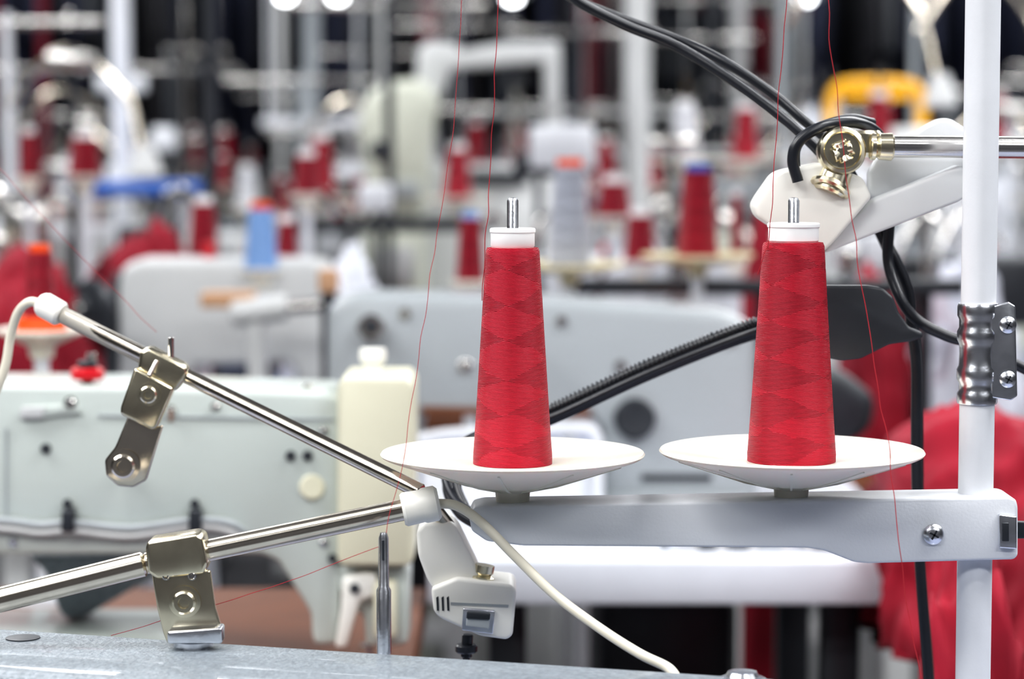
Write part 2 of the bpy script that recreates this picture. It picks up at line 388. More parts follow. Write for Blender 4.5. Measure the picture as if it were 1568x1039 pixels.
def b_sp(path,i0,i1,t):
    L=[(path[i+1]-path[i]).length for i in range(i0,i1)]; s=t*sum(L)
    for i,l in enumerate(L):
        if s<=l or i==len(L)-1:
            j=i0+i; tt=s/l; a,b_,c,d=path[j-1],path[j],path[j+1],path[j+2]
            return 0.5*((2*b_)+(c-a)*tt+(2*a-5*b_+4*c-d)*tt*tt+(3*b_-a-3*c+d)*tt**3)
        s-=l
bundle()
b=B()
b.px([(1225,440),(1262,437),(1330,437),(1352,441),(1368,455),(1376,478),(1392,500),(1412,508),(1414,516),(1398,522),(1362,527),(1340,538),(1318,549),(1290,552),(1262,547),(1225,535)],1.585,0.012,M_dark,0.003)
b.finish("cable_strain_relief_plate",P(1300,490,1.585))

# ------------------------------------------------------------ right lamp with clamp joint and rod
b=B(); d=1.56
b.cyl(P(1362,224,d),P(1700,227,d),17.5*k,M_steel,seg=36)
b.lathe([(0,0),(20*k,0),(22*k,2*k),(22*k,8*k),(17*k,11*k),(21*k,15*k),(22*k,34*k),(19*k,37*k),(0,37*k)],M_nickel,align(P(1332,224,d),P(1372,225,d)),36)
kc=P(1290,232,d-0.012)
b.lathe([(0,0),(36*k,0),(38*k,3*k),(38*k,30*k),(35*k,36*k),(30*k,38*k),(28*k,34*k),(22*k,33*k),(10*k,36*k),(0,36*k)],M_nickel,align(kc+Vector((0,0.014,0)),kc+Vector((0,-1,0.05))),40)
for i in range(4):
    a=i*math.pi/2+0.4; b.cyl(kc+Vector((0,0,0)),kc+Vector((math.cos(a)*17*k,-0.001,math.sin(a)*17*k)),0.0035,M_nickel,r1=0.005)
b.cyl(kc+Vector((0,0.012,0)),kc+Vector((0,-0.0045,0)),13*k,M_nickel,seg=6)
b.lathe([(0,0),(30*k,0),(34*k,5*k),(34*k,35*k),(28*k,42*k),(0,42*k)],M_nickel,align(P(1318,200,d+0.01),P(1318,250,d+0.01)),32)
b.cyl(P(1283,258,d),P(1268,296,d-0.003),26*k,M_nickel,r1=28*k)
b.lathe([(0,0),(30*k,0),(34*k,3*k),(34*k,9*k),(30*k,12*k),(0,12*k)],M_nickel,align(P(1272,284,d-0.002),P(1264,304,d-0.006)),36)
# arm fixed to distant post so the rod is carried
b.cyl((0.37,1.56,TB),(0.37,1.56,1.5),0.012,M_white,seg=24)
b.lathe([(0,-0.02),(0.018,-0.02),(0.018,0.02),(0,0.02)],M_zinc,Matrix.Translation((0.37,1.56,P(1700,227,d).z)),24)
b.finish("lamp_support_arm",(0.37,1.56,TB))
b=B()
b.px([(1154,315),(1160,303),(1186,266),(1200,260),(1262,248),(1322,272),(1336,302),(1276,372),(1262,386),(1180,346),(1160,332)],1.555,0.032,M_cap,0.006)
b.px([(1262,388),(1470,308),(1480,300),(1480,258),(1472,252),(1338,306),(1290,350)],1.562,0.022,M_clear,0.004)
b.px([(1330,262),(1346,236),(1420,190),(1438,181),(1456,181),(1476,194),(1500,210),(1500,250),(1400,290),(1345,310),(1330,300)],1.585,0.012,M_clear,0.003)
for i in range(6):
    a=P(1185+i*9,352-i*2+i*6,1.5545); b.box(a,(0.0012,0.001,0.009),M_dark,0)
b.finish("sewing_lamp",P(1260,310,1.56))

# ------------------------------------------------------------ left gooseneck arms
b=B()
A0=P(70,466,1.66); A1=P(118,492,1.655); A2=P(645,752,1.52)
def seg_tube(b,p0,p1,r,m): b.cyl(p0,p1,r,m,seg=36)
b.lathe([(0,0),(15*k,0),(19*k,4*k),(22*k,10*k),(22*k,42*k),(19*k,46*k),(0,46*k)],M_cap,align(P(60,462,1.66),P(104,487,1.655)),32)
seg_tube(b,P(96,482,1.657),A2,12.5*k,M_tube)
seg_tube(b,P(96,482,1.657),P(225,547,1.625),14.5*k,M_label)
b.tube([P(66,466,1.66),P(46,462,1.66),P(28,478,1.665),P(16,515,1.67),P(8,560,1.67),P(-12,610,1.67),P(-60,700,1.67)],8*k,M_wire)
# saddle clamp and hinge plates
b.px([(214,538),(226,530),(284,560),(288,572),(268,600),(210,566)],1.60,0.020,M_nickel,0.003)
b.px([(206,562),(266,594),(240,654),(232,658),(184,634),(184,624)],1.596,0.014,M_nickel,0.002)
b.px([(196,636),(236,654),(250,650),(224,735),(204,746),(180,744),(162,728),(160,704),(176,684)],1.602,0.004,M_tube,0.0015)
b.cyl(P(240,552,1.598),P(228,575,1.592),4*k,M_steel)
bolt(b,P(228,603,1.595),13*k,M_nickel); bolt(b,P(190,712,1.601),18*k,M_tube)
b.cyl(P(262,560,1.61),P(262,516,1.61),5*k,M_steel)
b.cyl(P(190,716,1.61),P(190,716,2.09),9*k,M_steel)
b.finish("gooseneck_arm",A0)
b=B()
L0=P(-150,955,1.44); L1=P(222,862,1.455); L2=P(625,778,1.47)
b.cyl(L0,L1,19*k,M_tube,seg=36); b.cyl(L1,L2,16.5*k,M_tube,seg=36)
b.lathe([(0,0),(23*k,0),(26*k,4*k),(25*k,30*k),(27*k,34*k),(27*k,52*k),(22*k,57*k),(0,57*k)],M_cap,align(P(616,780,1.47),P(675,768,1.472)),36)
b.tube([P(668,770,1.472),P(700,774,1.472),P(738,800,1.47),P(790,852,1.46),P(850,910,1.45),P(920,962,1.43),P(980,1000,1.41),P(1024,1022,1.40),P(1040,1045,1.38)],7.5*k,M_wire)
b.px([(222,838),(226,828),(300,816),(310,822),(318,862),(312,878),(240,886),(226,876)],1.44,0.024,M_nickel,0.004)
b.px([(231,872),(322,872),(330,930),(340,962),(338,985),(256,985),(250,970),(240,930)],1.443,0.004,M_nickel,0.0015)
b.px([(256,966),(340,960),(340,985),(256,985)],1.43,0.015,M_zinc,0.0015)
bolt(b,P(283,920,1.442),16*k,M_nickel)
for sx in(254,294): bolt(b,P(sx,880,1.442),5*k,M_steel)
b.cyl(P(296,975,1.447),(P(296,975,1.447).x,1.447,0.94),0.012,M_zinc)
b.finish("gooseneck_arm",L1)
# small boxy switch housing with rocker below the upper arm
b=B()
b.px([(638,812),(648,800),(690,797),(700,806),(722,850),(745,898),(672,914),(655,890),(640,850)],1.552,0.032,M_cap,0.004)
b.px([(660,900),(700,884),(784,894),(791,904),(785,972),(776,979),(735,973),(674,946),(664,936)],1.545,0.045,M_cap,0.0035)
b.px([(690,921),(779,925),(778,929),(690,925)],1.5445,0.002,M_grey,0)
b.px([(709,930),(758,934),(755,970),(707,964)],1.542,0.006,M_zinc,0.0008)
b.px([(715,936),(751,939),(749,963),(713,958)],1.539,0.006,M_grey,0.001)
b.px([(715,936),(751,939),(750,948),(714,946)],1.5375,0.004,M_dark,0.0005)
for xx in(668,676,684): b.px([(xx,914),(xx+3,912),(xx+4,934),(xx+1,934)],1.5445,0.002,M_dark,0)
b.lathe([(0,0),(16*k,0),(19*k,3*k),(19*k,9*k),(12*k,12*k),(16*k,16*k),(16*k,28*k),(0,28*k)],M_nickel,align(P(738,890,1.556),P(746,845,1.556)),24)
b.cyl(P(716,970,1.565),P(714,1005,1.565),9*k,M_black); b.cyl(P(714,985,1.565),P(714,998,1.565),18*k,M_black)
b.cyl(P(645,752,1.55),P(690,810,1.56),12*k,M_tube)
b.tube([P(714,1000,1.565),P(712,1060,1.56),P(700,1150,1.56),P(700,1330,1.56)],6*k,M_black)
b.finish("lamp_switch_box",P(715,900,1.56))

# ------------------------------------------------------------ sewing machines
def machine_local(b,paint,L=0.48,H=0.27,T=0.13,wheel=M_dark):
    """local: x along arm (head at -x), y depth (front at -T/2), z=0 table"""
    o=[(-0.5,0.30),(-0.5,0.92),(-0.47,0.98),(-0.40,1.0),(0.42,1.0),(0.48,0.96),(0.5,0.88),(0.5,0.12),(0.22,0.12),(0.2,0.4),(0.15,0.5),(-0.28,0.52),(-0.33,0.48),(-0.34,0.30)]
    b.prism([Vector((x*L,-T/2,z*H)) for x,z in o],T,paint,0.018)
    b.box((0,0,0.02),(L*1.02,T*1.35,0.04),paint,0.008)
    b.cyl((-0.42*L,0,0.3*H),(-0.42*L,0,0.2*H),0.009,M_steel); b.cyl((-0.42*L,0,0.22*H),(-0.42*L,0,0.10*H),0.004,M_steel)
    b.box((-0.42*L,0,0.055),(0.02,0.03,0.008),M_steel,0.002)
    b.lathe([(0,0),(0.03,0),(0.068,0.005),(0.07,0.02),(0.06,0.028),(0.03,0.03),(0.025,0.045),(0,0.045)],wheel,align((0.5*L,0,0.68*H),(0.6*L,0,0.68*H)),36)
    b.cyl((0.35*L,-T/2,0.32*H),(0.35*L,-T/2-0.02,0.32*H),0.025,M_dark)
    b.cyl((-0.3*L,-T/2,0.7*H),(-0.3*L,-T/2-0.025,0.7*H),0.014,M_steel)
    b.cyl((-0.2*L,0,H),(-0.2*L,0,H+0.04),0.004,M_steel); b.cyl((0.1*L,0,H),(0.1*L,0,H+0.02),0.012,M_redplastic)
    for xx in(-0.1,0.1,0.3): b.cyl((xx*L,-T/2,0.85*H),(xx*L,-T/2-0.003,0.85*H),0.006,M_dark)
# foreground machine (turned ~17 deg), top at z~0.95
b=B()
Lm=0.62; Hm=0.19
o=[(-0.5,0.32),(-0.5,0.93),(-0.48,0.98),(-0.45,1.0),(0.46,1.0),(0.49,0.97),(0.5,0.9),(0.5,0.3),(0.36,0.3),(0.33,0.5),(0.28,0.56),(-0.2,0.56),(-0.25,0.5),(-0.27,0.1),(-0.5,0.1)]
b.prism([Vector((x*Lm,-0.06,z*Hm)) for x,z in o],0.12,M_hammer,0.011,seg=5)
b.box((0,0,0.014),(Lm*1.04,0.18,0.028),M_hammer,0.006)
b.cyl((0.44*Lm,0,0.3*Hm),(0.44*Lm,0,0.15*Hm),0.008,M_steel)
b.lathe([(0,0),(0.03,0),(0.055,0.005),(0.057,0.02),(0.05,0.028),(0.03,0.03),(0,0.03)],M_dark,align((-0.5*Lm,0,0.6*Hm),(-0.6*Lm,0,0.6*Hm)),36)
R=Matrix.Translation((-0.135,1.385,TB+0.0))@Matrix.Rotation(math.radians(-17),4,'Z')
bmesh.ops.transform(b.bm,matrix=R,verts=b.bm.verts)
# guide pin, oil cap and dome screw on top of arm
pz=TB+Hm
q=P(588,1000,1.43)
b.lathe([(0,0),(11*k,0),(11*k,95*k),(8*k,100*k),(7.5*k,172*k),(5*k,180*k),(0,180*k)],M_zinc,Matrix.Translation((q.x,q.y,pz-0.001)),24)
b.box((q.x,q.y-0.003,pz+0.062),(0.0014,0.003,0.012),M_dark,0)
for (ax,ay,r_,m_) in((35,968,26,M_dark),(1145,1028,34,M_zinc)):
    q=P(ax,ay,1.47 if ax<100 else 1.36)
    if ax<100: b.lathe([(0,0),(r_*k,0),(r_*k,4*k),(0,8*k)],m_,Matrix.Translation((q.x,q.y,pz-0.001)),24)
    else:
        b.lathe([(0,-0.004),(r_*k,-0.004),(r_*k,8*k),(r_*0.7*k,12*k),(r_*0.6*k,18*k),(0,20*k)],m_,Matrix.Translation((q.x-0.003,q.y,pz-0.004)),24)
b.finish("sewing_machine",(-0.135,1.385,TB))

# green mid machine at y~2.1
b=B(); d=2.1
arm=[(-330,600),(-310,590),(0,590),(200,592),(500,602),(520,612),(520,935),(514,985),(484,988),(478,975),(476,938),(455,905),(425,858),(400,848),(0,848),(-120,848),(-130,990),(-330,1000)]
b.px(arm,d,0.13,M_green,0.012)
# top ledge lines & plate
b.px([(-330,572+26),(388,594),(388,604),(-330,612)],d+0.02,0.09,M_green,0.003)
b.px([(30,640),(44,622),(120,618),(126,634),(90,636),(60,642)],d-0.004,0.01,M_green,0.002)
bolt(b,P(108,617,d-0.003),7*0.00057,M_steel)
g=d/F
# hinged oil door with hardware, seams and extra screws
b.px([(30,630),(34,622),(70,622),(64,640),(30,640)],d-0.0055,0.004,M_lgrey,0.001)
b.px([(150,634),(512,640),(512,643),(150,637)],d-0.0015,0.003,M_grey,0)
b.px([(8,655),(11,655),(11,790),(8,790)],d-0.0015,0.003,M_grey,0)
for hx,hy in((330,622),(262,628),(496,660),(496,830),(20,830),(250,832)): bolt(b,P(hx,hy,d-0.001),5*g,M_steel)
b.cyl(P(262,642,d+0.001),P(262,622,d-0.006),6*g,M_steel)
for hx in(40,330,470): b.cyl(P(hx,598,d+0.04),P(hx,588,d+0.04),9*g,M_steel)
b.px([(517,590),(524,578),(622,578),(633,590),(633,858),(624,866),(524,866),(517,858)],d-0.02,0.11,M_covercream,0.007)
b.lathe([(0,0),(16*g,0),(14*g,6*g),(13*g,22*g),(20*g,28*g),(22*g,38*g),(20*g,48*g),(0,50*g)],M_cap,align(P(571,580,d+0.03),P(571,530,d+0.03)),28)
b.px([(517,866),(627,866),(625,985),(608,990),(560,990),(556,940),(540,935),(517,900)],d+0.0,0.06,M_green,0.006)
b.px([(524,884),(560,876),(578,880),(578,912),(552,920),(540,955),(530,992),(512,992),(522,930)],d-0.012,0.02,M_cap,0.004)
b.cyl(P(543,900,d-0.0125),P(543,900,d-0.016),8*g,M_dark)
b.cyl(P(509,854,d-0.002),P(509,854,d-0.005),7*g,M_dark)
b.box(P(590,930,d-0.006),(0.02,0.02,0.05),M_covercream,0.004)
b.cyl(P(560,985,d+0.02),(P(560,985,d+0.02).x,d+0.02,0.79),0.006,M_steel)
for hx,hy in((70,686),(445,697),(471,697)): b.cyl(P(hx,hy,d+0.001),P(hx,hy,d-0.003),8*g,M_dark); 
b.cyl(P(478,745,d+0.001),P(478,745,d-0.003),20*g,M_covercream)
b.tube([P(-150,790,d-0.006),P(0,796,d-0.006),P(60,803,d-0.006),P(110,800,d-0.008),P(200,808,d-0.006),P(298,796,d-0.008),P(350,800,d-0.006),P(375,815,d)],6*g,M_grey)
b.tube([P(-150,804,d-0.006),P(0,808,d-0.006),P(60,815,d-0.006),P(110,812,d-0.008),P(200,820,d-0.006),P(298,806,d-0.008),P(350,812,d-0.006),P(375,830,d)],5*g,M_lgrey)
for cx in(103,298):
    b.px([(cx-9,780),(cx+9,780),(cx+10,814),(cx-10,814)],d-0.016,0.014,M_dark,0.002); b.cyl(P(cx,770,d+0.001),P(cx,770,d-0.008),7*g,M_dark)
b.cyl(P(134,600,d+0.03),P(134,578,d+0.03),9*g,M_dark); b.cyl(P(134,580,d+0.03),P(134,562,d+0.03),26*g,M_redplastic); 
b.cyl(P(134,562,d+0.03),P(134,552,d+0.03),16*g,M_dark); b.cyl(P(140,552,d+0.03),P(140,540,d+0.03),7*g,M_steel)
b.px([(40,848),(258,846),(240,880),(130,944),(108,952),(90,940),(70,880)],d+0.13,0.05,M_hammer,0.01)
b.box((-0.75,2.2,0.80),(0.9,0.2,0.02),M_green,0.004)
b.finish("sewing_machine",(-0.6,2.16,0.79))

# centre grey machine on white table
b=B(); d=2.78
b.px([(500,470),(530,452),(760,456),(1110,478),(1148,492),(1160,520),(1160,800),(925,800),(925,660),(900,636),(650,632),(640,690),(520,690),(500,650)],d,0.16,M_grey,0.018)
g=d/F
b.lathe([(0,0),(26*g,0),(32*g,4*g),(32*g,16*g),(26*g,22*g),(0,20*g)],M_dark,align(P(972,641,d),P(972,641,d-1)),28)
b.px([(930,800),(930,760),(1150,760),(1150,800)],d-0.03,0.05,M_grey,0.006)
b.px([(700,555),(712,548),(726,556),(722,570),(704,570)],d-0.004,0.01,M_steel,0.002)
b.px([(982,726),(1090,726),(1090,736),(982,736)],d-0.003,0.01,M_dark,0.001)
b.cyl(P(568,500,d),P(568,500,d-0.025),20*g,M_steel)
b.cyl(P(568,500,d-0.02),P(568,500,d-0.035),12*g,M_dark)
b.cyl(P(580,690,d+0.05),P(580,770,d+0.05),7*g,M_steel)
for hx,hy in((620,480),(860,492),(1120,520),(1120,700),(950,560)): bolt(b,P(hx,hy,d-0.001),6*g,M_steel)
zc=P(1000,800,d).z
b.box(((P(500,800,d).x+P(1160,800,d).x)/2,d+0.08,(zc+0.835)/2),(0.52,0.2,abs(zc-0.835)+0.006),M_grey,0.004)
b.px([(645,622),(905,628),(905,640),(645,634)],d-0.006,0.01,M_wood,0.001)
b.px([(1150,540),(1290,565),(1345,610),(1335,660),(1290,685),(1160,690)],d+0.10,0.05,M_dark,0.015)
b.cyl(P(1185,610,d+0.08),P(1235,612,d+0.08),45*g,M_dark)
b.finish("sewing_machine",(0.05,d+0.08,0.835))
# white rounded guard + papers under the arm
b=B()
b.tube([P(640,672,2.7),P(700,662,2.7),P(880,655,2.7),P(912,665,2.7),P(916,700,2.7),P(916,780,2.7)],0.006,M_white,12)
b.box(P(780,735,2.72),(0.20,0.02,0.075),M_white,0.008)
b.box((P(780,735,2.72).x,2.72,0.838),(0.2,0.06,0.006),M_white,0.002)
b.finish("needle_guard_frame",(0,2.7,0.835))
b=B(); 
for i,(x,y,m,s) in enumerate(((1040,862,M_zinc,.02),(1080,855,M_dark,.025),(1130,860,M_dark,.02),(1180,856,M_grey,.022),(1215,860,M_zinc,.018),(1020,850,M_dark,.012),(1260,858,M_dark,.02))):
    q=P(x,y,2.5); b.box((q.x,q.y,0.835+s*0.5),(s*1.3,s,s),m,0.003,Matrix.Rotation(i,4,'Z'))
    b.cyl((q.x+0.015,q.y-0.01,0.835),(q.x+0.015,q.y-0.01,0.835+s),s*0.3,M_steel)
b.finish("bobbin_case_set",(P(1100,860,2.5).x,2.5,0.835))

# ------------------------------------------------------------ background rows
def row(y,z,x0,x1,ms,w=1.15):
    x=x0; out=[]
    while x<x1:
        out.append(table("sewing_table",x,x+w,y,y+0.55,z,random.choice(ms))); x+=w+0.08
    return out
row(3.25,0.80,-2.0,2.0,[M_lam2,M_wood]); row(4.3,0.78,-2.4,2.4,[M_lam,M_lam2,M_wood]); row(5.5,0.78,-2.6,3.0,[M_lam2,M_lam,M_wood]); row(6.9,0.78,-3.2,3.2,[M_lam,M_wood]); row(8.5,0.78,-3.4,3.6,[M_lam2,M_wood]); row(10.1,0.78,-4,4,[M_lam2])
# template machines
tm=[]
for paint in(M_lgrey,M_grey,M_white,M_beige,M_dark):
    b=B(); machine_local(b,paint); tm.append(b.finish("sewing_machine"))
def put(tmpl,name,loc,rz=0,sc=1,used=set()):
    if tmpl.name not in used:
        used.add(tmpl.name); tmpl.location=loc; tmpl.rotation_euler=(0,0,rz); tmpl.scale=(sc,)*3 if not isinstance(sc,tuple) else sc; return tmpl
    return inst(tmpl,name,loc,rz,sc)
# left rear machine (cream-grey), handwheel to the left
q=P(345,600,3.35)
put(tm[0],"sewing_machine",(q.x,3.42,0.80),math.pi,(0.64,1,1.0))
tm[0].scale=(0.62,1,1.10)
# large dark hand wheel of the rear machine, on its own motor bracket
b=B(); c=P(162,470,3.28)
b.lathe([(0,0),(0.012,0),(0.014,0.006),(0.036,0.008),(0.040,0.014),(0.040,0.024),(0.034,0.028),(0.014,0.028),(0.012,0.040),(0,0.040)],M_dark,align(c,c+Vector((-0.8,-0.6,0))),36)
b.lathe([(0,0.0405),(0.010,0.0405),(0.010,0.046),(0,0.046)],M_steel,align(c,c+Vector((-0.8,-0.6,0))),20)
b.cyl((c.x+0.005,c.y+0.01,0.80),(c.x+0.005,c.y+0.01,c.z),0.010,M_dark); b.finish("motor_handwheel",(c.x,c.y,0.80))
# generic stands
def stand_local(b,h,winds,lamp=False,pm=None):
    pm=pm or M_lgrey
    b.cyl((0,0,0),(0,0,h),0.010,pm,seg=14)
    b.lathe([(0,0),(0.03,0),(0.03,0.006),(0,0.01)],M_zinc,None,16)
    b.box((0,0,h*0.42),(0.42,0.03,0.03),pm,0.004)
    b.box((0,0,h-0.02),(0.40,0.014,0.014),M_steel,0.003)
    for i,wd in enumerate(winds):
        x=(-0.19,-0.07,0.07,0.19)[i] if len(winds)==4 else (-0.14,0.14)[i]
        z=h*0.42+0.016
        b.lathe([(0,0),(0.012,0),(0.012,0.02),(0.07,0.036),(0.07,0.04),(0.02,0.032),(0,0.032)],M_cream,Matrix.Translation((x,0,z)),28)
        b.cyl((x,0,z+0.03),(x,0,z+0.22),0.0035,M_steel,seg=8)
        b.tube([(x,0,h-0.02),(x,-0.04,h),(x,-0.05,h-0.03)],0.002,M_steel,6,4)
        if wd is None: continue
        hh=random.uniform(0.10,0.155); r=random.uniform(0.024,0.034)
        b.lathe([(0,0),(r,0),(r*0.68,hh),(0,hh)],wd,Matrix.Translation((x,0,z+0.032)),24)
        b.lathe([(0,0),(0.016,0),(0.016,0.014),(0,0.014)],M_core,Matrix.Translation((x,0,z+0.032+hh)),18)
    if lamp:
        b.tube([(0,0,h*0.75),(0.12,-0.03,h*0.9),(0.25,-0.06,h*0.8),(0.3,-0.08,h*0.62)],0.007,M_tube,10)
        b.lathe([(0,0),(0.018,0),(0.035,0.06),(0.03,0.065),(0,0.04)],M_lgrey,align((0.3,-0.08,h*0.65),(0.31,-0.09,h*0.4)),20)
ts=[]
for h,ws,lp,pm in((0.62,[M_windd,M_windg],False,M_lgrey),(0.7,[M_windw,M_windd],True,M_grey),(0.85,[None,M_windw,M_windd,M_windd],False,M_dark),(0.75,[M_windd,M_windg],True,M_white),(0.95,[M_windw,M_windd,None,M_windd],True,M_grey),(0.8,[M_windd,M_windd],False,M_dark)):
    b=B(); stand_local(b,h,ws,lp,pm); ts.append(b.finish("thread_stand"))
# supplies clusters
def supplies():
    b=B(); r=random
    mats=[M_white,M_dark,M_lam,M_lgrey,M_white,M_dark,M_zinc,M_lblue,M_redcloth,M_darkredcloth,M_beige,M_redcloth,M_navy,M_redcloth,M_core,M_darkredcloth]
    for i in range(22):
        x=r.uniform(-0.45,0.45); y=r.uniform(-0.06,0.06); m=r.choice(mats); s=r.uniform(0.02,0.05); t=r.random()
        if t<0.35: b.box((x,y,s*0.6),(s*r.uniform(1,2.5),s*1.2,s*1.2),m,0.005,Matrix.Rotation(r.uniform(0,3),4,'Z'))
        elif t<0.65: b.lathe([(0,0),(s*0.7,0),(s*0.75,s*0.2),(s*0.5,s*2.6),(s*0.3,s*2.8),(s*0.3,s*3.2),(0,s*3.2)],m,Matrix.Translation((x,y,0)),18)
        elif t<0.8: b.cyl((x,y,0),(x,y,s*2.2),s*0.5,m,seg=14)
        else: b.tube([(x,y,0),(x,y,0.2),(x+0.05,y,0.33),(x+0.12,y-0.03,0.28)],0.006,M_steel,8)
    for i in range(6):
        x=r.uniform(-0.45,0.45); hh=r.uniform(.25,.55); b.cyl((x,0.05,0),(x,0.05,hh),0.007,r.choice((M_steel,M_white,M_dark)),seg=10)
        b.box((x,0.045,hh-0.02),(r.uniform(.03,.10),0.03,r.uniform(.02,.07)),r.choice((M_white,M_steel,M_dark,M_dark)),0.006)
    return b.finish("sewing_supplies")
sp=[supplies() for _ in range(6)]
rows=[(3.25,0.80,-1.9,1.9,0.0),(4.3,0.78,-2.3,2.3,0),(5.5,0.78,-2.5,2.9,0),(6.9,0.78,-3.1,3.1,0),(8.5,0.78,-3.3,3.5,0),(10.1,0.78,-3.9,3.9,0)]
for ri,(y,z,x0,x1,_) in enumerate(rows):
    x=x0+0.3
    while x<x1:
        if not(ri==0 and abs(x)<0.95):
            put(random.choice(tm),"sewing_machine",(x,y+0.29,z),random.choice((0,math.pi))+random.uniform(-.08,.08))
            if ri>0: put(random.choice(ts[1:]),"thread_stand",(x+0.30,y+0.46,z),random.uniform(-.15,.15),random.uniform(0.9,1.05))
            if ri in(2,3): put(random.choice(ts[:2]),"thread_stand",(x-0.1,y+0.50,z),random.uniform(-.1,.1),random.uniform(0.8,1.0))
            put(random.choice(sp),"sewing_supplies",(x+0.1,y+0.09,z+0.001),random.uniform(-.05,.05),random.uniform(.9,1.2))
        x+=random.uniform(0.66,0.85)
for t in tm+ts+sp:
    if t.location.length<0.01: bpy.data.objects.remove(t)

# ------------------------------------------------------------ cloth piles
def pile(name,cx,cy,z0,rx,ry,h,m,seed=0,amp=0.25,sub=5,tilt=0.6):
    bm=bmesh.new(); bmesh.ops.create_icosphere(bm,subdivisions=sub,radius=1)
    ct,st=math.cos(tilt),math.sin(tilt)
    for v in bm.verts:
        p=v.co.copy(); q=Vector((p.x*1.6+seed*7,p.y*1.6,p.z*2.0))
        n=noise.noise(q)*0.9
        a=(p.x*ct+p.z*st); c=(-p.x*st+p.z*ct)
        f=1-abs(noise.noise(Vector((a*3.4+seed+n*1.5,p.y*2.4,c*0.8+n))))*3
        f2=1-abs(noise.noise(Vector((a*7+n*4+seed,p.y*5,c*1.6+n*2))))*2.6
        s=1+amp*n+amp*0.5*f+amp*0.22*f2
        v.co=Vector((p.x*s*rx,p.y*s*ry,max(p.z*s*h,0)))
    me=bpy.data.meshes.new(name); bm.to_mesh(me); bm.free(); me.materials.append(m)
    for p in me.polygons: p.use_smooth=True
    o=bpy.data.objects.new(name,me); o.location=(cx,cy,z0); scene.collection.objects.link(o); return o
def pilep(name,pxc,pyt,d,z0,wpx,m,seed,amp=0.22,ry=0.16,sub=5,tilt=0.6):
    q=P(pxc,pyt,d); return pile(name,q.x,d,z0,wpx*d/F*0.5,ry,(q.z-z0)*0.85,m,seed,amp,sub,tilt)
pilep("red_garment_pile",1540,835,1.90,0.0,500,M_redcloth,3,0.28,0.11,6,0.7)
pilep("red_garment_pile",1550,630,2.45,0.76,400,M_redcloth,5,0.32,0.2,6,-0.7)
pilep("maroon_garment_pile",1380,690,2.64,0.76,180,M_darkredcloth,6,0.24,0.08,5,0.3)
pilep("red_garment_pile",1340,395,3.45,0.80,120,M_redcloth,8,0.2,0.10)
pilep("red_garment_pile",30,390,3.60,0.80,250,M_redcloth,11,0.3,0.10,5,1.2)
pilep("maroon_garment_pile",150,395,3.72,0.80,150,M_darkredcloth,31,0.3,0.05,5,0.2)
pilep("red_garment_pile",240,318,3.66,0.80,170,M_redcloth,12,0.25,0.06,5,1.2)
pilep("red_garment_pile",1165,225,4.0,0.0,120,M_redcloth,13,0.15,0.10)
pilep("plastic_bag_pile",1480,390,3.5,0.80,170,M_plasticbag,14,0.3,0.12)
pilep("plastic_bag_pile",265,270,4.0,0.0,120,M_whitecloth,15,0.2,0.10)
pilep("white_garment_pile",1250,145,5.8,0.78,130,M_whitecloth,17,0.25,0.12)
pilep("white_garment_pile",1520,165,7.15,0.78,170,M_whitecloth,18,0.25,0.15)
pilep("maroon_garment_pile",1440,420,4.5,0.78,120,M_darkredcloth,21,0.25,0.12)
pilep("white_garment_pile",540,380,3.60,0.80,120,M_whitecloth,22,0.3,0.08)

# ------------------------------------------------------------ specific background items
def stand_cone(pxc,pyt,pyb,d,rpx,wind,cap,z0,dish=None,name="thread_cone_holder",dm=None,ring=None):
    """cone on its dish and spindle column standing on table z0"""
    b=B(); g=d/F; c=P(pxc,pyb,d); h=(pyb-pyt)*g; r=rpx*g
    dr=(dish or rpx*2)*g
    b.lathe([(0,-0.03),(0.012,-0.03),(0.014,-0.018),(dr,-0.004),(dr,0),(r,-0.004),(0,-0.004)],dm or M_cream,Matrix.Translation(c),36)
    b.lathe([(0,-0.004),(r,-0.004),(r*0.72,h),(0,h)],wind,Matrix.Translation(c),36)
    b.lathe([(0,h),(r*0.6,h),(r*0.6,h+12*g),(0,h+12*g)],cap,Matrix.Translation(c),24)
    if ring: b.lathe([(0,-0.003),(r*1.5,-0.003),(r*1.4,0.012),(0,0.012)],ring,Matrix.Translation(c),28)
    b.cyl((c.x,c.y,z0),(c.x,c.y,c.z-0.028),0.008,M_bar); b.lathe([(0,0),(0.04,0),(0.035,0.01),(0,0.012)],M_bar,Matrix.Translation((c.x,c.y,z0)),24)
    return b.finish(name,(c.x,c.y,z0))
stand_cone(1068,262,388,3.2,32,M_windd,M_blue,0.80,86,dm=M_ydish)
stand_cone(1128,300,388,3.6,10,M_windd,M_core,0.80,20)
stand_cone(872,255,402,3.2,33,M_windg,M_orange,0.80,84,dm=M_ydish)
stand_cone(720,335,428,3.22,22,M_windd,M_lblue,0.80,30)
stand_cone(980,330,398,3.7,26,M_windd,M_core,0.80,34)
stand_cone(63,385,502,2.45,26,M_windd,M_orange,0.79,68,ring=M_orange)
stand_cone(440,340,400,3.72,18,M_windd,M_core,0.80,20)
stand_cone(470,240,296,4.0,22,M_windd,M_core,0.0,24)
stand_cone(130,212,268,4.0,26,M_windd,M_core,0.0,28)
stand_cone(312,312,400,3.58,24,M_windd,M_core,0.80,26)
stand_cone(45,205,270,4.1,16,M_windd,M_core,0.0,20)
stand_cone(940,280,330,4.0,28,M_windd,M_core,0.0,30)
stand_cone(892,285,330,4.05,14,M_wind,M_core,0.0,18)
stand_cone(400,320,410,3.36,26,M_lblue,M_orange,0.80,30,"spray_bottle")
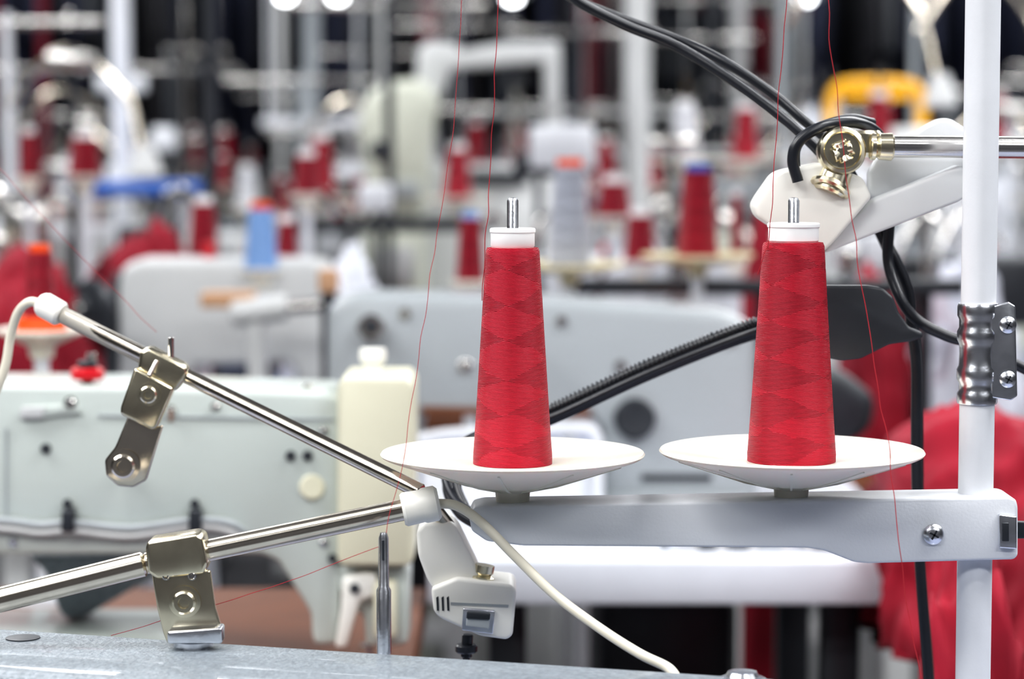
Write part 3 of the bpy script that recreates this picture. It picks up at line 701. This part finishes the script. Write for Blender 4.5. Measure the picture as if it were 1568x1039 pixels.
# dark cross arm that carries the rear dishes
b=B(); a=P(862,444,3.34); c=P(1480,436,3.34); b.box(((a.x+c.x)/2,3.36,(a.z+c.z)/2),(c.x-a.x,0.03,0.022),M_dark,0.003)
for x in(a.x+0.28,c.x-0.05): b.cyl((x,3.38,0.80),(x,3.38,a.z),0.010,M_dark)
b.finish("thread_rack_bar",((a.x+c.x)/2,3.36,0.8))
# poles
def pole(pxc,wpx,d,m,top=2.6,z0=0.0):
    q=P(pxc,229,d); b=B(); r=wpx*d/F/2
    b.cyl((q.x,d,z0),(q.x,d,top),r,m,seg=20); b.box((q.x,d,z0+0.01),(r*4,r*4,0.02),m,0.003)
    b.cyl((q.x,d,top-0.02),(q.x,d,ZC),r*0.5,m,seg=12)
    return b.finish("utility_pole",(q.x,d,z0))
for a in((187,30,5.2,M_white),(322,22,4.15,M_dark),(478,26,6.6,M_grey),(430,14,8.2,M_lgrey),(590,20,8.2,M_lgrey),(975,40,5.3,M_lgrey),(1090,20,6.6,M_dark),(1200,16,8.2,M_grey),(68,16,6.6,M_darkredcloth),(1330,18,9.8,M_grey),(760,14,9.8,M_grey),(880,12,8.2,M_dark),(253,14,9.8,M_grey),(1130,26,9.7,M_lgrey),(640,24,9.7,M_dark),(20,16,9.7,M_grey)):
    pole(*a)
# dark post mid left
b=B(); q=P(504,600,3.15); b.cyl((q.x,3.15,0.0),(q.x,3.15,P(504,425,3.15).z),0.010,M_dark); b.box((q.x,3.15,P(504,430,3.15).z),(0.026,0.026,0.03),M_skin,0.004)
b.finish("lamp_post",(q.x,3.15,0))
# white drum / motor & steel block on rear machine
b=B(); q=P(380,480,3.2)
b.cyl(P(355,480,3.22),P(440,470,3.22),0.018,M_lgrey); b.cyl(P(440,470,3.22),P(700,452,3.22),0.010,M_steel)
b.box(P(350,458,3.24),(0.07,0.05,0.02),M_skin,0.003); b.cyl(P(392,480,3.22),(P(392,480,3.22).x,3.22,0.79),0.012,M_lgrey)
b.finish("folder_attachment",(P(392,480,3.22).x,3.22,0.79))
# tall beige machine head on pedestal
b=B(); b.px([(545,190),(562,140),(600,122),(650,120),(672,150),(660,200),(650,330),(560,330),(556,240)],4.95,0.2,M_beige,0.03)
q=P(605,330,5.05); b.box((q.x,5.05,q.z/2),(0.13,0.18,q.z+0.02),M_beige,0.02); b.box((q.x,4.945,q.z-0.1),(0.09,0.02,0.08),M_lgrey,0.005)
b.cyl(P(580,230,4.95),P(580,230,4.92),0.02,M_dark); b.box(P(615,290,4.945),(0.07,0.012,0.03),M_grey,0.003)
b.finish("buttonhole_machine",(q.x,5.05,0))
# white press frame
b=B(); b.px([(632,170),(640,74),(660,60),(700,66),(700,78),(780,64),(858,64),(860,170),(835,172),(832,95),(690,105),(665,175)],5.15,0.12,M_lgrey,0.012)
for xx in(650,847):
    q=P(xx,165,5.21); b.box((q.x,5.21,q.z/2),(0.035,0.08,q.z),M_lgrey,0.01)
q=P(750,250,5.21); b.box((q.x,5.21,q.z/2),(0.30,0.10,q.z),M_lgrey,0.015)
b.box((q.x+0.02,5.155,q.z-0.03),(0.12,0.02,0.03),M_dark,0.004)
q=P(790,120,5.21); b.box((q.x,5.22,q.z),(0.05,0.06,0.04),M_dark,0.006); b.cyl((q.x,5.22,q.z),(q.x,5.22,P(750,250,5.21).z),0.008,M_steel)
b.finish("fabric_press_frame",(P(740,200,5.2).x,5.21,0))
# cabinet with short yellow guard rail
b=B(); zt=P(1300,128,5.2).z; zc=P(1300,196,5.2).z
x0=P(1272,128,5.2).x; x1=P(1412,128,5.2).x
b.box(((x0+x1)/2,5.2,zc/2),(x1-x0+0.06,0.30,zc),M_lgrey,0.02)
b.box(((x0+x1)/2,5.045,zc-0.2),(x1-x0-0.03,0.012,0.26),M_grey,0.006); b.box((x1-0.03,5.035,zc-0.2),(0.012,0.02,0.08),M_steel,0.003)
b.tube([(x0,5.2,zc-0.01),(x0,5.2,zt-0.05),(x0+0.012,5.2,zt-0.012),(x0+0.05,5.2,zt),(x1-0.05,5.2,zt),(x1-0.012,5.2,zt-0.012),(x1,5.2,zt-0.05),(x1,5.2,zc-0.01)],0.013,M_yellow,14)
b.box(((x0+x1)/2,5.2,zt-0.025),(x1-x0-0.05,0.02,0.02),M_yellow,0.004)
b.finish("machine_cabinet",((x0+x1)/2,5.2,0))
# blue topped trolley
b=B(); q=P(220,280,4.97)
b.box((q.x,5.0,q.z-0.012),(0.25,0.2,0.03),M_blue,0.006); b.box((q.x,5.0,q.z-0.30),(0.22,0.18,0.02),M_lgrey,0.004)
for sx in(-0.10,0.10):
    for sy in(-0.08,0.08): b.cyl((q.x+sx,5.0+sy,0.03),(q.x+sx,5.0+sy,q.z-0.02),0.010,M_lgrey,seg=12); b.cyl((q.x+sx-0.01,5.0+sy,0.025),(q.x+sx+0.01,5.0+sy,0.025),0.025,M_dark,seg=16)
b.finish("blue_top_trolley",(q.x,5.0,0))
b=B(); q=P(1035,482,3.25); b.box((q.x,3.3,(q.z+0.80)/2),(0.05,0.04,q.z-0.80+0.02),M_orange,0.008); b.box((q.x-0.02,3.29,q.z+0.002),(0.05,0.03,0.02),M_yellow,0.004); b.finish("label_box",(q.x,3.3,0.80))
# horizontal light rails
def rail(x0p,x1p,py,d,th,m,z0=None):
    a=P(x0p,py,d); c=P(x1p,py,d); b=B(); b.box(((a.x+c.x)/2,d,a.z),(c.x-a.x,0.04,th*d/F),m,0.004)
    for x in(a.x+0.02,c.x-0.02): b.cyl((x,d,a.z),(x,d,ZC),0.005,m,seg=8)
    b.finish("cable_tray",((a.x+c.x)/2,d,a.z))
rail(400,560,188,6.4,14,M_white); rail(690,1060,172,7.9,8,M_lgrey); rail(880,1240,232,6.4,8,M_lgrey)
# hanging lamps
b=B(); b.lathe([(0,0.05),(0.02,0.05),(0.05,0.01),(0.045,0.006),(0,0.02)],M_grey,None,24); b.lathe([(0,-0.012),(0.018,-0.008),(0.022,0.005),(0,0.02)],mat("lamp_bulb",(1,1,1),0.5,emit=(0.95,0.97,1),es=14),None,20)
b.cyl((0,0,0.05),(0,0,1.6),0.003,M_dark,seg=6)
pl=b.finish("pendant_lamp"); f=True
for (x,y,d) in((437,-4,7.5),(517,-4,7.5),(785,-2,7.5),(1233,-2,7.5)):
    q=P(x,y,d)
    if f: pl.location=q; f=False
    else: inst(pl,"pendant_lamp",q)
# garment racks
def rack(x0,x1,y,ztop,cols):
    b=B(); b.cyl((x0,y,ztop),(x1,y,ztop),0.014,M_steel,seg=12)
    for x in(x0,x1): b.cyl((x,y,0),(x,y,ztop),0.014,M_steel,seg=12); b.box((x,y,0.02),(0.04,0.5,0.03),M_steel,0.005)
    x=x0+0.06
    while x<x1-0.05:
        m=random.choice(cols); w=random.uniform(0.35,0.5); hh=random.uniform(0.6,0.95)
        o=[(-0.06,0),(0.06,0),(w/2,-0.06),(w/2+0.05,-0.35),(w/2-0.04,-0.37),(w/2-0.02,-hh),(-w/2+0.02,-hh),(-w/2+0.04,-0.37),(-w/2-0.05,-0.35),(-w/2,-0.06)]
        M=Matrix.Translation((x,y,ztop-0.05))@Matrix.Rotation(math.pi/2+random.uniform(-.5,.5),4,'Z')
        b.prism([Vector((a,-0.02,c)) for a,c in o],0.04,m,0.012,M,2)
        b.tube([(x,y,ztop-0.05),(x,y,ztop+0.02)],0.002,M_steel,6,1)
        x+=random.uniform(0.05,0.10)
    b.finish("garment_rack",((x0+x1)/2,y,0))
C=[M_blackcloth,M_navy,M_blackcloth,M_navy,M_darkredcloth,M_dark,M_navy,M_blackcloth]
rack(-4,-1.9,11.4,1.95,C); rack(-1.7,0.2,11.4,2.05,C); rack(0.4,2.4,11.4,1.95,C); rack(2.6,4.6,11.4,2.0,C); rack(-1.5,1.5,12.3,2.5,C)
rack(-2.6,-1.05,7.8,2.0,C); rack(0.85,2.4,7.8,1.95,C); rack(-0.75,0.4,9.42,2.05,C)
